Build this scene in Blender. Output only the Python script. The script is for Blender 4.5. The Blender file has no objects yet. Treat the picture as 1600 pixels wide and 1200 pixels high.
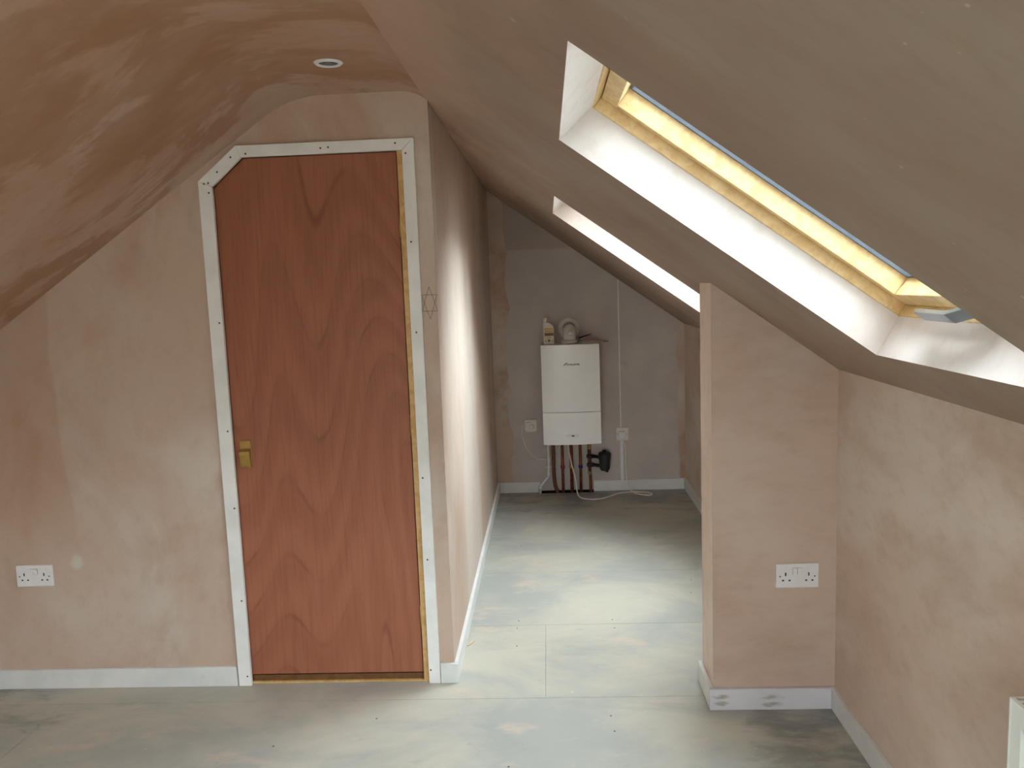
import bpy, bmesh, math, random
from mathutils import Vector, Matrix
random.seed(7)
scene = bpy.context.scene
COL = scene.collection

# ---------------------------------------------------------------- camera
CAM_H = 1.5338
F_PX, PITCH, YAW, ROLL = 1265.0, -0.1227, -0.0469, -0.0371
cp, sp, cy, sy = math.cos(PITCH), math.sin(PITCH), math.cos(YAW), math.sin(YAW)
fwd = Vector((sy * cp, cy * cp, sp))
right = Vector((cy, -sy, 0.0))
up = right.cross(fwd)
r2 = math.cos(ROLL) * right + math.sin(ROLL) * up
u2 = -math.sin(ROLL) * right + math.cos(ROLL) * up
cam_data = bpy.data.cameras.new('camera')
cam_data.sensor_width = 36.0
cam_data.lens = F_PX / 1600.0 * 36.0
cam_data.clip_start = 0.02
cam = bpy.data.objects.new('camera', cam_data)
COL.objects.link(cam)
M = Matrix((r2, u2, -fwd)).transposed().to_4x4()
M.translation = Vector((0, 0, CAM_H))
cam.matrix_world = M
scene.camera = cam

# ---------------------------------------------------------------- sky and exposure
SKY = 27.0
world = bpy.data.worlds.new('sky')
scene.world = world
world.use_nodes = True
wn, wl = world.node_tree.nodes, world.node_tree.links
wn.clear()
tc = wn.new('ShaderNodeTexCoord')
sx = wn.new('ShaderNodeSeparateXYZ')
rp = wn.new('ShaderNodeValToRGB')
# overcast sky: zenith about three times as bright as the horizon, dull ground below
SKYC = (0.90, 0.95, 1.0)
rp.color_ramp.elements[0].position = 0.0
rp.color_ramp.elements[0].color = (0.16, 0.155, 0.14, 1)
e = rp.color_ramp.elements.new(0.02)
e.color = tuple(0.36 * c for c in SKYC) + (1,)
rp.color_ramp.elements[-1].position = 1.0
rp.color_ramp.elements[-1].color = SKYC + (1,)
bg = wn.new('ShaderNodeBackground')
bg.inputs['Strength'].default_value = SKY
wo = wn.new('ShaderNodeOutputWorld')
wl.new(tc.outputs['Generated'], sx.inputs[0])
wl.new(sx.outputs['Z'], rp.inputs[0])
wl.new(rp.outputs[0], bg.inputs['Color'])
wl.new(bg.outputs[0], wo.inputs['Surface'])
vs = scene.view_settings
vs.view_transform = 'Standard'
vs.look = 'None'
vs.exposure = 0.0
vs.gamma = 1.0
vs.use_curve_mapping = False
scene.cycles.max_bounces = 16
scene.cycles.diffuse_bounces = 10
scene.cycles.transparent_max_bounces = 12

# ---------------------------------------------------------------- dimensions (metres)
YF = 2.989            # wall with the door
XP = -0.406           # left wall of the passage
YS, TS, XS = 2.762, 0.195, 0.549   # stub partition: front face, thickness, free end
XK = 0.975            # right knee wall
YB = 5.852            # back wall
ZC, XCL, XCR = 2.2345, -0.905, -0.456   # flat strip of ceiling
AL, AR = 0.6005, 0.6227
XL = -2.45            # left knee wall
YR = -1.9             # rear wall, behind the camera
HB, TB = 0.079, 0.016 # skirting height, thickness
RT = 0.108            # roof lining thickness
ZK = ZC - (XK - XCR) * math.tan(AR)
ZL = ZC - (XCL - XL) * math.tan(AL)


def zr(x):
    return ZC - (x - XCR) * math.tan(AR)


# ---------------------------------------------------------------- node helpers
def srgb(r, g, b):
    def f(c):
        c /= 255.0
        return c / 12.92 if c <= 0.04045 else ((c + 0.055) / 1.055) ** 2.4
    return (f(r), f(g), f(b), 1.0)


class NT:
    def __init__(self, name):
        self.m = bpy.data.materials.new(name)
        self.m.use_nodes = True
        self.n, self.l = self.m.node_tree.nodes, self.m.node_tree.links
        self.b = self.n['Principled BSDF']
        self._pos = None

    def new(self, t, **kw):
        nd = self.n.new(t)
        for k, v in kw.items():
            setattr(nd, k, v)
        return nd

    def put(self, sock, v):
        if hasattr(v, 'is_linked') or hasattr(v, 'links'):
            self.l.new(v, sock)
        else:
            sock.default_value = v

    def pos(self):
        if self._pos is None:
            self._pos = self.new('ShaderNodeNewGeometry').outputs['Position']
        return self._pos

    def xyz(self):
        s = self.new('ShaderNodeSeparateXYZ')
        self.l.new(self.pos(), s.inputs[0])
        return s.outputs

    def map(self, scale=(1, 1, 1), rot=(0, 0, 0), loc=(0, 0, 0), vec=None):
        mp = self.new('ShaderNodeMapping')
        mp.inputs['Scale'].default_value = scale
        mp.inputs['Rotation'].default_value = rot
        mp.inputs['Location'].default_value = loc
        self.l.new(vec or self.pos(), mp.inputs['Vector'])
        return mp.outputs[0]

    def noise(self, vec, scale, detail=4, rough=0.55, dist=0.0):
        nd = self.new('ShaderNodeTexNoise')
        self.l.new(vec, nd.inputs['Vector'])
        nd.inputs['Scale'].default_value = scale
        nd.inputs['Detail'].default_value = detail
        nd.inputs['Roughness'].default_value = rough
        nd.inputs['Distortion'].default_value = dist
        return nd.outputs[0]

    def ramp(self, fac, lo, hi, a=0.0, b=1.0, smooth=True):
        nd = self.new('ShaderNodeMapRange')
        nd.interpolation_type = 'SMOOTHSTEP' if smooth else 'LINEAR'
        self.put(nd.inputs[0], fac)
        for i, v in enumerate((lo, hi, a, b)):
            self.put(nd.inputs[i + 1], v)
        return nd.outputs[0]

    def math(self, op, a, b=0.0, c=0.0):
        nd = self.new('ShaderNodeMath', operation=op)
        self.put(nd.inputs[0], a)
        self.put(nd.inputs[1], b)
        self.put(nd.inputs[2], c)
        return nd.outputs[0]

    def mix(self, fac, a, b, blend='MIX'):
        nd = self.new('ShaderNodeMix', data_type='RGBA', blend_type=blend)
        self.put(nd.inputs[0], fac)
        self.put(nd.inputs[6], a)
        self.put(nd.inputs[7], b)
        return nd.outputs[2]

    def bump(self, h, strength=0.2, dist=0.002):
        nd = self.new('ShaderNodeBump')
        nd.inputs['Strength'].default_value = strength
        nd.inputs['Distance'].default_value = dist
        self.l.new(h, nd.inputs['Height'])
        self.l.new(nd.outputs[0], self.b.inputs['Normal'])

    def done(self, color, rough=0.6, metal=0.0, spec=None):
        self.put(self.b.inputs['Base Color'], color)
        self.put(self.b.inputs['Roughness'], rough)
        self.b.inputs['Metallic'].default_value = metal
        if spec is not None:
            self.b.inputs['Specular IOR Level'].default_value = spec
        return self.m


def flat(name, rgb, rough=0.5, metal=0.0, var=0.06, scale=30, spec=None):
    t = NT(name)
    c = srgb(*rgb)
    nz = t.noise(t.pos(), scale, 3)
    dk = tuple(x * (1 - 2 * var) for x in c[:3]) + (1,)
    col = t.mix(t.ramp(nz, 0.3, 0.7), dk, c)
    return t.done(col, rough, metal, spec)


PALE, PINK, DARK = srgb(212, 200, 188), srgb(201, 177, 160), srgb(178, 144, 118)


def plaster(name, rot=(0, 0, 0), stretch=(1, 1, 1), off=(0, 0, 0), pale=PALE, pink=PINK, dark=DARK,
            patch=0.5, extra=None, sharp=0.10, pale_amt=0.5, strength=0.7):
    """bare gypsum plaster: pale dry areas, pink areas, darker damp patches with trowelled edges"""
    t = NT(name)
    v = t.map(stretch, rot, off)
    big = t.noise(v, 1.3, 3, 0.5, 0.4)
    mid = t.noise(v, 3.1, 6, 0.62, 0.6)
    col = t.mix(t.ramp(big, 0.62 - 0.3 * pale_amt, 0.75 - 0.2 * pale_amt), pink, pale)
    v2 = t.map(tuple(s * 1.0 for s in stretch), rot, (off[0] + 3.7, off[1] + 1.9, off[2] - 2.2))
    pn = t.noise(v2, 1.9, 8, 0.6, 0.5)
    th = 0.66 - 0.16 * patch
    col = t.mix(t.math('MULTIPLY', t.ramp(pn, th - sharp * 0.5, th + sharp * 0.5), strength), col, dark)
    col = t.mix(t.ramp(mid, 0.35, 0.7, 0.0, 0.35), col, pale)
    st = t.noise(t.map((stretch[0] * 2, stretch[1] * 2, stretch[2] * 2), rot, off), 9, 5, 0.65)
    col = t.mix(t.ramp(st, 0.45, 0.75, 0.0, 0.22), col, dark)
    sp_ = t.noise(t.pos(), 55, 2)
    col = t.mix(t.ramp(sp_, 0.74, 0.79, 0.0, 0.28), col, srgb(226, 214, 204))
    if extra:
        col = extra(t, col)
    t.bump(t.math('ADD', st, t.noise(t.pos(), 14, 4)), 0.12, 0.004)
    return t.done(col, t.ramp(pn, 0.4, 0.7, 0.62, 0.45), 0, 0.35)


def ex_front(t, col):
    x, y, z = t.xyz()
    # plaster seam running down the wall left of the door, darker coat beyond it
    wob = t.math('MULTIPLY', t.math('SUBTRACT', t.noise(t.pos(), 2.2, 3), 0.5), 0.10)
    line = t.math('ADD', t.math('MULTIPLY', z, -0.03), -1.845)
    dd = t.math('SUBTRACT', t.math('ADD', x, wob), line)
    col = t.mix(t.math('MULTIPLY', t.ramp(dd, -0.012, 0.006, 0.42, 0.0), t.ramp(z, 0.45, 0.85)), col, DARK)
    # filler dab beside the socket
    dx = t.math('SUBTRACT', x, -1.872)
    dz = t.math('SUBTRACT', z, 0.512)
    r = t.math('SQRT', t.math('ADD', t.math('MULTIPLY', dx, dx), t.math('MULTIPLY', dz, dz)))
    r = t.math('ADD', r, t.math('MULTIPLY', t.math('SUBTRACT', t.noise(t.pos(), 22, 4), 0.5), 0.05))
    col = t.mix(t.ramp(r, 0.008, 0.040, 0.75, 0.0), col, srgb(214, 214, 204))
    return col


def ex_back(t, col):
    x, y, z = t.xyz()
    grey = t.mix(t.ramp(t.noise(t.pos(), 2.2, 5, 0.6), 0.35, 0.65), srgb(206, 197, 191), srgb(192, 184, 181))
    sm = t.noise(t.map((1, 1, 1), (0, 0, 0), (5, 2, 1)), 3.4, 5, 0.7)
    grey = t.mix(t.ramp(sm, 0.62, 0.74, 0, 0.35), grey, srgb(168, 150, 152))
    w = t.math('MULTIPLY', t.math('SUBTRACT', t.noise(t.pos(), 5.0, 5, 0.6), 0.5), 0.13)
    xe = t.math('ADD', x, w)
    m = t.ramp(xe, -0.292, -0.284, 0.0, 1.0)
    m2 = t.ramp(t.math('ADD', x, t.math('MULTIPLY', w, 0.5)), 0.915, 0.935, 1.0, 0.0)
    m = t.math('MULTIPLY', m, m2)
    # darker board above the taped joint
    grey = t.mix(t.ramp(t.math('ADD', z, t.math('MULTIPLY', w, 0.15)), 1.772, 1.780, 0, 0.6), grey, srgb(168, 156, 144))
    jz = t.math('ABSOLUTE', t.math('SUBTRACT', z, 1.770))
    grey = t.mix(t.ramp(jz, 0.004, 0.010, 0.45, 0.0), grey, srgb(196, 172, 152))
    col = t.mix(m, col, grey)
    spl = t.noise(t.map((1, 1, 1), (0, 0, 0), (9, 9, 9)), 26, 3)
    return t.mix(t.ramp(spl, 0.72, 0.75, 0.0, 0.6), col, srgb(205, 198, 192))


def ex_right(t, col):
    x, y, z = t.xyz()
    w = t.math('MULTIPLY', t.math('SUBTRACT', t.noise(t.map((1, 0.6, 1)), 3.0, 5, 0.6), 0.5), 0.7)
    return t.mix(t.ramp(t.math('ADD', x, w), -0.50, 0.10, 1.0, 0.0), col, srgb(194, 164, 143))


MAT = {}
MAT['plaster_front'] = plaster('plaster_front', stretch=(1, 1, 0.75), off=(1.2, 0, 0.4), patch=0.45, sharp=0.22, extra=ex_front)
MAT['plaster_back'] = plaster('plaster_back', off=(4, 1, 2), patch=0.7, extra=ex_back)
MAT['plaster_passage'] = plaster('plaster_passage', stretch=(1, 1.2, 0.5), off=(2, 5, 1), patch=0.2, sharp=0.3, pale_amt=0.8)
MAT['plaster_stub'] = plaster('plaster_stub', stretch=(0.6, 1, 1.3), off=(7, 2, 3), patch=0.5, sharp=0.3, pale=srgb(218, 206, 196), pink=srgb(206, 182, 166))
MAT['plaster_knee'] = plaster('plaster_knee', rot=(0.7, 0, 0), stretch=(1, 0.7, 1.3), off=(3, 8, 1), patch=0.3, sharp=0.3, pale=srgb(222, 210, 199), pink=srgb(213, 190, 173), pale_amt=0.7)
MAT['plaster_left'] = plaster('plaster_left', rot=(0.0, 0.6, 0.55), stretch=(0.75, 1.6, 1.0), off=(2.9, 1.4, 4.3), patch=1.0, sharp=0.07,
                               pale=srgb(190, 165, 147), pink=srgb(182, 148, 125), dark=srgb(158, 116, 84), strength=0.75)
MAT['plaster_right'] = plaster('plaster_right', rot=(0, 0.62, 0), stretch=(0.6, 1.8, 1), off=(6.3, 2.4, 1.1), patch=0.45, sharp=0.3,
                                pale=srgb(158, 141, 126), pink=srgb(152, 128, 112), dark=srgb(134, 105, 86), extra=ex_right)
MAT['plaster_stub_lit'] = plaster('plaster_stub_lit', stretch=(1, 1, 0.6), off=(7, 2, 3), patch=0.1, sharp=0.3, pale=srgb(232, 217, 205), pink=srgb(226, 204, 188), pale_amt=0.8)
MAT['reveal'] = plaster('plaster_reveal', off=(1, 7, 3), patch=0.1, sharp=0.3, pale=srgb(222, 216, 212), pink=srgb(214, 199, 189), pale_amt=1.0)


def floor_mat():
    t = NT('dusty_chipboard')
    x, y, z = t.xyz()
    v = t.map((1.0, 1.35, 1))
    a = t.noise(v, 1.6, 6, 0.6, 0.5)
    col = t.mix(t.ramp(a, 0.35, 0.65), srgb(170, 172, 167), srgb(194, 192, 178))
    b = t.noise(t.map((1, 1.8, 1), (0, 0, 0), (4, 2, 0)), 3.2, 5, 0.62)
    col = t.mix(t.ramp(b, 0.56, 0.70, 0, 0.55), col, srgb(212, 194, 176))
    c = t.noise(t.map((1, 1.6, 1), (0, 0, 0.1), (1, 7, 0)), 2.3, 7, 0.65, 0.6)
    col = t.mix(t.ramp(c, 0.52, 0.74, 0, 0.50), col, srgb(150, 155, 153))
    # scuffed, dust-free board along the walls
    e = t.noise(t.map((1, 2.2, 1), (0, 0, 0.15), (2, 2, 0)), 4.5, 6, 0.68, 0.2)
    near_b = t.ramp(y, 4.9, 5.75, 0.0, 0.22)
    near_l = t.math('MULTIPLY', t.ramp(x, -1.3, -2.3, 0.0, 0.20), t.ramp(y, 2.2, 2.9, 0, 1))
    near_k = t.math('MULTIPLY', t.ramp(x, 0.50, 0.75, 0.0, 0.26), t.ramp(y, 3.2, 2.8, 0, 1))
    thr = t.math('SUBTRACT', 0.70, t.math('ADD', t.math('ADD', near_b, near_l), near_k))
    mm = t.ramp(t.math('SUBTRACT', e, thr), -0.10, 0.16, 0.0, 0.60)
    col = t.mix(mm, col, srgb(112, 118, 118))
    f = t.noise(t.map((60, 240, 60)), 1.0, 3, 0.7)
    col = t.mix(t.ramp(f, 0.60, 0.72, 0, 0.28), col, srgb(146, 146, 138))
    g = t.noise(t.map((1, 1, 1), (0, 0, 0), (3, 3, 3)), 34, 3, 0.6)
    col = t.mix(t.ramp(g, 0.70, 0.74, 0, 0.5), col, srgb(222, 210, 190))
    col = t.mix(t.ramp(g, 0.30, 0.26, 0, 0.45), col, srgb(122, 124, 120))
    t.bump(t.math('ADD', f, g), 0.15, 0.002)
    return t.done(col, t.ramp(c, 0.4, 0.7, 0.55, 0.42), 0, 0.3)


def door_mat():
    t = NT('red_plywood')
    base = t.map((1.0, 1.0, 0.17), (0, 0.16, 0), (0.62, 0, 0.71))
    n1 = t.noise(base, 2.0, 1.0, 0.3, 0.35)
    wob = t.math('MULTIPLY', t.noise(t.map((14, 14, 3)), 2.0, 4, 0.6), 0.006)
    ph = t.math('MULTIPLY', t.math('ADD', n1, wob), 26.0)
    rings = t.math('FRACT', ph)
    line = t.math('MULTIPLY', t.ramp(rings, 0.40, 0.49, 0, 1), t.ramp(rings, 0.56, 0.50, 0, 1))
    soft = t.math('MULTIPLY_ADD', t.math('SINE', t.math('MULTIPLY', ph, 6.2832)), 0.5, 0.5)
    brk = t.noise(t.map((5, 5, 0.9), (0, 0, 0), (1, 0, 3)), 1.6, 4, 0.6)
    col = t.mix(t.ramp(soft, 0, 1, 0, 0.45, False), srgb(168, 107, 81), srgb(152, 92, 68))
    col = t.mix(t.math('MULTIPLY', line, t.ramp(brk, 0.44, 0.66, 0.07, 0.45)), col, srgb(104, 58, 42))
    fine = t.noise(t.map((110, 110, 4.0), (0, 0.06, 0)), 1.0, 3, 0.6)
    col = t.mix(t.ramp(fine, 0.42, 0.72, 0, 0.38), col, srgb(134, 80, 59))
    blot = t.noise(t.map((1, 1, 0.6)), 3.0, 4, 0.6)
    col = t.mix(t.ramp(blot, 0.5, 0.7, 0, 0.25), col, srgb(182, 124, 98))
    chip = t.noise(t.map((1, 1, 1), (0, 0, 0), (7, 1, 2)), 13, 4, 0.7)
    col = t.mix(t.ramp(chip, 0.755, 0.775, 0, 0.5), col, srgb(205, 170, 145))
    t.bump(fine, 0.05, 0.001)
    return t.done(col, 0.5, 0, 0.35)


def pine_mat(name, a, b):
    t = NT(name)
    n1 = t.noise(t.map((9, 9, 9), (0.3, 0.6, 0.0)), 3.0, 3, 0.5, 1.0)
    f = t.noise(t.map((60, 8, 60)), 1.5, 3)
    col = t.mix(t.ramp(n1, 0.35, 0.65), srgb(*a), srgb(*b))
    col = t.mix(t.ramp(f, 0.5, 0.75, 0, 0.25), col, srgb(int(a[0] * .8), int(a[1] * .75), int(a[2] * .65)))
    return t.done(col, 0.45, 0, 0.4)


def white_wood(name, rgb):
    t = NT(name)
    n1 = t.noise(t.pos(), 6, 5, 0.6)
    col = t.mix(t.ramp(n1, 0.35, 0.7), srgb(*rgb), srgb(rgb[0] - 12, rgb[1] - 11, rgb[2] - 12))
    s = t.noise(t.map((1, 1, 1), (0, 0, 0), (4, 4, 1)), 17, 4, 0.7)
    col = t.mix(t.ramp(s, 0.68, 0.76, 0, 0.35), col, srgb(150, 144, 138))
    return t.done(col, 0.45, 0, 0.4)


def skirting_stub():
    t = NT('scuffed_primer')
    x, y, z = t.xyz()
    col = t.mix(t.ramp(t.noise(t.pos(), 6, 5), 0.35, 0.7), srgb(222, 222, 228), srgb(212, 212, 218))
    for cx, cz, rx in ((0.575, 0.050, 0.035), (0.575, 0.026, 0.030), (0.757, 0.048, 0.042), (0.752, 0.022, 0.040)):
        dx = t.math('MULTIPLY', t.math('SUBTRACT', x, cx), 1.0 / rx)
        dz = t.math('MULTIPLY', t.math('SUBTRACT', z, cz), 1.0 / 0.012)
        r = t.math('ADD', t.math('MULTIPLY', dx, dx), t.math('MULTIPLY', dz, dz))
        r = t.math('ADD', r, t.math('MULTIPLY', t.math('SUBTRACT', t.noise(t.map((1, 1, 3)), 30, 4), 0.5), 3.2))
        col = t.mix(t.ramp(r, -0.3, 1.1, 0.6, 0.0), col, srgb(132, 122, 112))
    return t.done(col, 0.45, 0, 0.4)


MAT['floor'] = floor_mat()
MAT['void'] = flat('dark_void', (38, 34, 30), 0.9)
MAT['door'] = door_mat()
MAT['pine'] = pine_mat('bare_pine', (206, 164, 104), (222, 186, 128))
MAT['dark_wood'] = pine_mat('dark_brown_threshold', (108, 74, 40), (122, 86, 50))  # dark brown wood, deeper than the pine lining
MAT['lacquer'] = pine_mat('lacquered_pine', (222, 190, 136), (234, 208, 158))
MAT['primer'] = white_wood('white_primer', (246, 248, 247))
MAT['skirt'] = white_wood('white_skirting', (232, 234, 234))
MAT['skirt_stub'] = skirting_stub()
MAT['nail'] = flat('dull_nail', (96, 88, 80), 0.6, 0.3)
MAT['brass'] = flat('aged_brass', (188, 158, 92), 0.28, 0.8)
MAT['plastic'] = flat('white_plastic', (240, 240, 242), 0.35, 0, 0.02)
MAT['plastic_cream'] = flat('cream_plastic', (238, 231, 224), 0.4, 0, 0.03)
MAT['gap'] = flat('plate_gap', (120, 116, 116), 0.7)
MAT['slot'] = flat('black_slot', (18, 16, 18), 0.6)
MAT['boiler'] = flat('white_enamel', (248, 250, 250), 0.3, 0, 0.015, 4)
MAT['boiler_side'] = flat('white_steel', (238, 238, 238), 0.4, 0, 0.02, 4)
MAT['print'] = flat('dark_print', (52, 52, 54), 0.5)
MAT['copper'] = flat('tarnished_copper', (172, 98, 66), 0.35, 0.75, 0.22, 40)
MAT['brown_pipe'] = flat('dark_copper', (120, 78, 54), 0.5, 0.4, 0.15, 40)
MAT['white_pipe'] = flat('white_upvc', (246, 246, 246), 0.4)
MAT['red'] = flat('red_tape', (176, 44, 48), 0.5)
MAT['yellow'] = flat('yellow_tape', (228, 176, 30), 0.5)
MAT['blue'] = flat('blue_tape', (40, 62, 126), 0.5)
MAT['black'] = flat('black_plastic', (34, 36, 36), 0.45)
MAT['cable'] = flat('white_cable', (246, 243, 238), 0.5)
MAT['paper'] = flat('paper', (212, 196, 188), 0.8)
MAT['bottle'] = flat('white_hdpe', (220, 214, 206), 0.4)
MAT['label'] = flat('cream_label', (224, 214, 186), 0.6)
MAT['label_y'] = flat('ochre_print', (206, 152, 44), 0.6)
MAT['label_b'] = flat('brown_print', (104, 74, 22), 0.6)
MAT['radiator'] = flat('radiator_enamel', (240, 246, 241), 0.35, 0, 0.015, 4)
MAT['radiator_in'] = flat('radiator_shade', (140, 146, 142), 0.5)
MAT['alu'] = flat('grey_aluminium', (148, 158, 168), 0.3, 0.8)
MAT['gasket'] = flat('grey_gasket', (92, 102, 114), 0.5)
MAT['lens'] = flat('lamp_glass', (128, 126, 122), 0.12, 0.2)
MAT['reflector'] = flat('lamp_reflector', (86, 82, 78), 0.3, 0.6)
MAT['pencil'] = flat('pencil_line', (118, 92, 76), 0.8)
MAT['slate'] = flat('roof_slate', (70, 72, 76), 0.7)
MAT['splinter'] = flat('wood_splinter', (228, 210, 170), 0.7)


def glass_mat():
    m = bpy.data.materials.new('window_glass')
    m.use_nodes = True
    n, l = m.node_tree.nodes, m.node_tree.links
    n.clear()
    tr = n.new('ShaderNodeBsdfTransparent')
    tr.inputs[0].default_value = (0.95, 0.975, 0.97, 1)
    gl = n.new('ShaderNodeBsdfGlossy')
    gl.inputs['Roughness'].default_value = 0.02
    fr = n.new('ShaderNodeFresnel')
    fr.inputs[0].default_value = 1.45
    mx = n.new('ShaderNodeMixShader')
    o = n.new('ShaderNodeOutputMaterial')
    l.new(fr.outputs[0], mx.inputs[0])
    l.new(tr.outputs[0], mx.inputs[1])
    l.new(gl.outputs[0], mx.inputs[2])
    l.new(mx.outputs[0], o.inputs['Surface'])
    return m


MAT['glass'] = glass_mat()

# ---------------------------------------------------------------- mesh helpers
WLOC = {}


def wloc(o):
    return WLOC.get(o.name, Vector((0, 0, 0))) if o else Vector((0, 0, 0))


def tag(o, label=None, cat=None, group=None, kind=None):
    if label:
        o['label'] = label
    if cat:
        o['category'] = cat
    if group:
        o['group'] = group
    if kind:
        o['kind'] = kind
    return o


def empty(name, loc, label=None, cat=None, group=None, kind=None):
    o = bpy.data.objects.new(name, None)
    o.empty_display_size = 0.05
    COL.objects.link(o)
    o.location = loc
    WLOC[o.name] = Vector(loc)
    return tag(o, label, cat, group, kind)


def finish(name, bm, mats, parent=None, smooth=False, origin=None):
    """link a bmesh given in world coordinates as one object"""
    bmesh.ops.remove_doubles(bm, verts=bm.verts, dist=1e-6)
    bmesh.ops.recalc_face_normals(bm, faces=bm.faces)
    if parent is not None:
        org = wloc(parent)
    elif origin is not None:
        org = Vector(origin)
    else:
        xs = [v.co.x for v in bm.verts]
        ys = [v.co.y for v in bm.verts]
        zs = [v.co.z for v in bm.verts]
        org = Vector(((min(xs) + max(xs)) / 2, (min(ys) + max(ys)) / 2, min(zs)))
    bmesh.ops.translate(bm, verts=bm.verts, vec=-org)
    me = bpy.data.meshes.new(name)
    bm.to_mesh(me)
    bm.free()
    for m in (mats if isinstance(mats, (list, tuple)) else [mats]):
        me.materials.append(MAT[m])
    if smooth:
        for p in me.polygons:
            p.use_smooth = True
    o = bpy.data.objects.new(name, me)
    COL.objects.link(o)
    if parent is not None:
        o.parent = parent
    else:
        o.location = org
    WLOC[o.name] = org.copy()
    return o


def bm_box(bm, x0, x1, y0, y1, z0, z1, bevel=0.0, seg=2):
    vs = [bm.verts.new((x, y, z)) for x in (x0, x1) for y in (y0, y1) for z in (z0, z1)]
    fs = [bm.faces.new([vs[i] for i in q]) for q in
          ((0, 1, 3, 2), (4, 6, 7, 5), (0, 4, 5, 1), (2, 3, 7, 6), (0, 2, 6, 4), (1, 5, 7, 3))]
    if bevel:
        es = list({e for f in fs for e in f.edges})
        bmesh.ops.bevel(bm, geom=es, offset=bevel, segments=seg, affect='EDGES', profile=0.5)
    return vs


def box(name, mat, x0, x1, y0, y1, z0, z1, parent=None, bevel=0.0, seg=2):
    bm = bmesh.new()
    bm_box(bm, x0, x1, y0, y1, z0, z1, bevel, seg)
    return finish(name, bm, mat, parent)


def bm_prism(bm, poly, fn, t0, t1, bevel=0.0):
    """poly: 2-D outline; fn(a, b, t) -> world point; extruded from t0 to t1"""
    lo = [bm.verts.new(fn(a, b, t0)) for a, b in poly]
    hi = [bm.verts.new(fn(a, b, t1)) for a, b in poly]
    n = len(poly)
    fs = [bm.faces.new(lo), bm.faces.new(hi[::-1])]
    for i in range(n):
        j = (i + 1) % n
        fs.append(bm.faces.new((lo[i], hi[i], hi[j], lo[j])))
    if bevel:
        bmesh.ops.recalc_face_normals(bm, faces=fs)
        es = list({e for f in fs for e in f.edges})
        bmesh.ops.bevel(bm, geom=es, offset=bevel, segments=2, affect='EDGES', profile=0.5)


XZ = lambda a, b, t: (a, t, b)      # outline in x, z, extruded along y
XY = lambda a, b, t: (a, b, t)      # outline in x, y, extruded along z
YZ = lambda a, b, t: (t, a, b)      # outline in y, z, extruded along x


def prism(name, mat, poly, fn, t0, t1, parent=None, bevel=0.0, smooth=False):
    bm = bmesh.new()
    bm_prism(bm, poly, fn, t0, t1, bevel)
    return finish(name, bm, mat, parent, smooth)


def spline(pts, k=6):
    pts = [Vector(p) for p in pts]
    out = []
    for i in range(len(pts) - 1):
        p0 = pts[max(i - 1, 0)]
        p1, p2 = pts[i], pts[i + 1]
        p3 = pts[min(i + 2, len(pts) - 1)]
        for j in range(k):
            u = j / k
            out.append(0.5 * ((2 * p1) + (p2 - p0) * u + (2 * p0 - 5 * p1 + 4 * p2 - p3) * u * u
                              + (3 * p1 - p0 - 3 * p2 + p3) * u ** 3))
    out.append(pts[-1])
    return out


def bm_tube(bm, pts, r, n=12, cap=True):
    pts = [Vector(p) for p in pts]
    rs = r if isinstance(r, (list, tuple)) else [r] * len(pts)
    d0 = (pts[1] - pts[0]).normalized()
    ref = Vector((0, 0, 1)) if abs(d0.z) < 0.9 else Vector((1, 0, 0))
    u = d0.cross(ref).normalized()
    rings = []
    for i, p in enumerate(pts):
        if i == 0:
            d = pts[1] - pts[0]
        elif i == len(pts) - 1:
            d = pts[-1] - pts[-2]
        else:
            d = (pts[i + 1] - pts[i]).normalized() + (pts[i] - pts[i - 1]).normalized()
        d.normalize()
        u = (u - d * u.dot(d)).normalized()
        w = d.cross(u)
        rings.append([bm.verts.new(p + rs[i] * (math.cos(2 * math.pi * k / n) * u + math.sin(2 * math.pi * k / n) * w))
                      for k in range(n)])
    for a, b in zip(rings, rings[1:]):
        for k in range(n):
            bm.faces.new((a[k], a[(k + 1) % n], b[(k + 1) % n], b[k]))
    if cap:
        bm.faces.new(rings[0][::-1])
        bm.faces.new(rings[-1])


def tube(name, mat, pts, r, parent=None, n=12):
    bm = bmesh.new()
    bm_tube(bm, pts, r, n)
    o = finish(name, bm, mat, parent)
    for p in o.data.polygons:
        p.use_smooth = len(p.vertices) == 4
    return o


def bm_lathe(bm, prof, org, axis, n=32):
    """prof: (radius, height along axis) pairs"""
    ax = Vector(axis).normalized()
    ref = Vector((0, 0, 1)) if abs(ax.z) < 0.9 else Vector((1, 0, 0))
    u = ax.cross(ref).normalized()
    w = ax.cross(u)
    org = Vector(org)
    rings = []
    for r, h in prof:
        if r < 1e-6:
            rings.append([bm.verts.new(org + ax * h)])
        else:
            rings.append([bm.verts.new(org + ax * h + r * (math.cos(2 * math.pi * k / n) * u + math.sin(2 * math.pi * k / n) * w))
                          for k in range(n)])
    for a, b in zip(rings, rings[1:]):
        for k in range(n):
            k2 = (k + 1) % n
            if len(a) == 1 and len(b) == 1:
                continue
            if len(a) == 1:
                bm.faces.new((a[0], b[k], b[k2]))
            elif len(b) == 1:
                bm.faces.new((a[k], a[k2], b[0]))
            else:
                bm.faces.new((a[k], a[k2], b[k2], b[k]))


def lathe(name, mat, prof, org, axis, parent=None, n=32, smooth=True):
    bm = bmesh.new()
    bm_lathe(bm, prof, org, axis, n)
    o = finish(name, bm, mat, parent, smooth)
    return o


# ---------------------------------------------------------------- room shell
WT = 0.12
EXT = 0.14


def st(o, label):
    return tag(o, label, 'wall', None, 'structure')


# ceiling profile (x, z) with mitred outer side
tl, tr_ = math.tan(AL / 2), math.tan(AR / 2)
TL_, TR2 = 0.12, 0.05     # length eased off each side of the two bends


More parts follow.
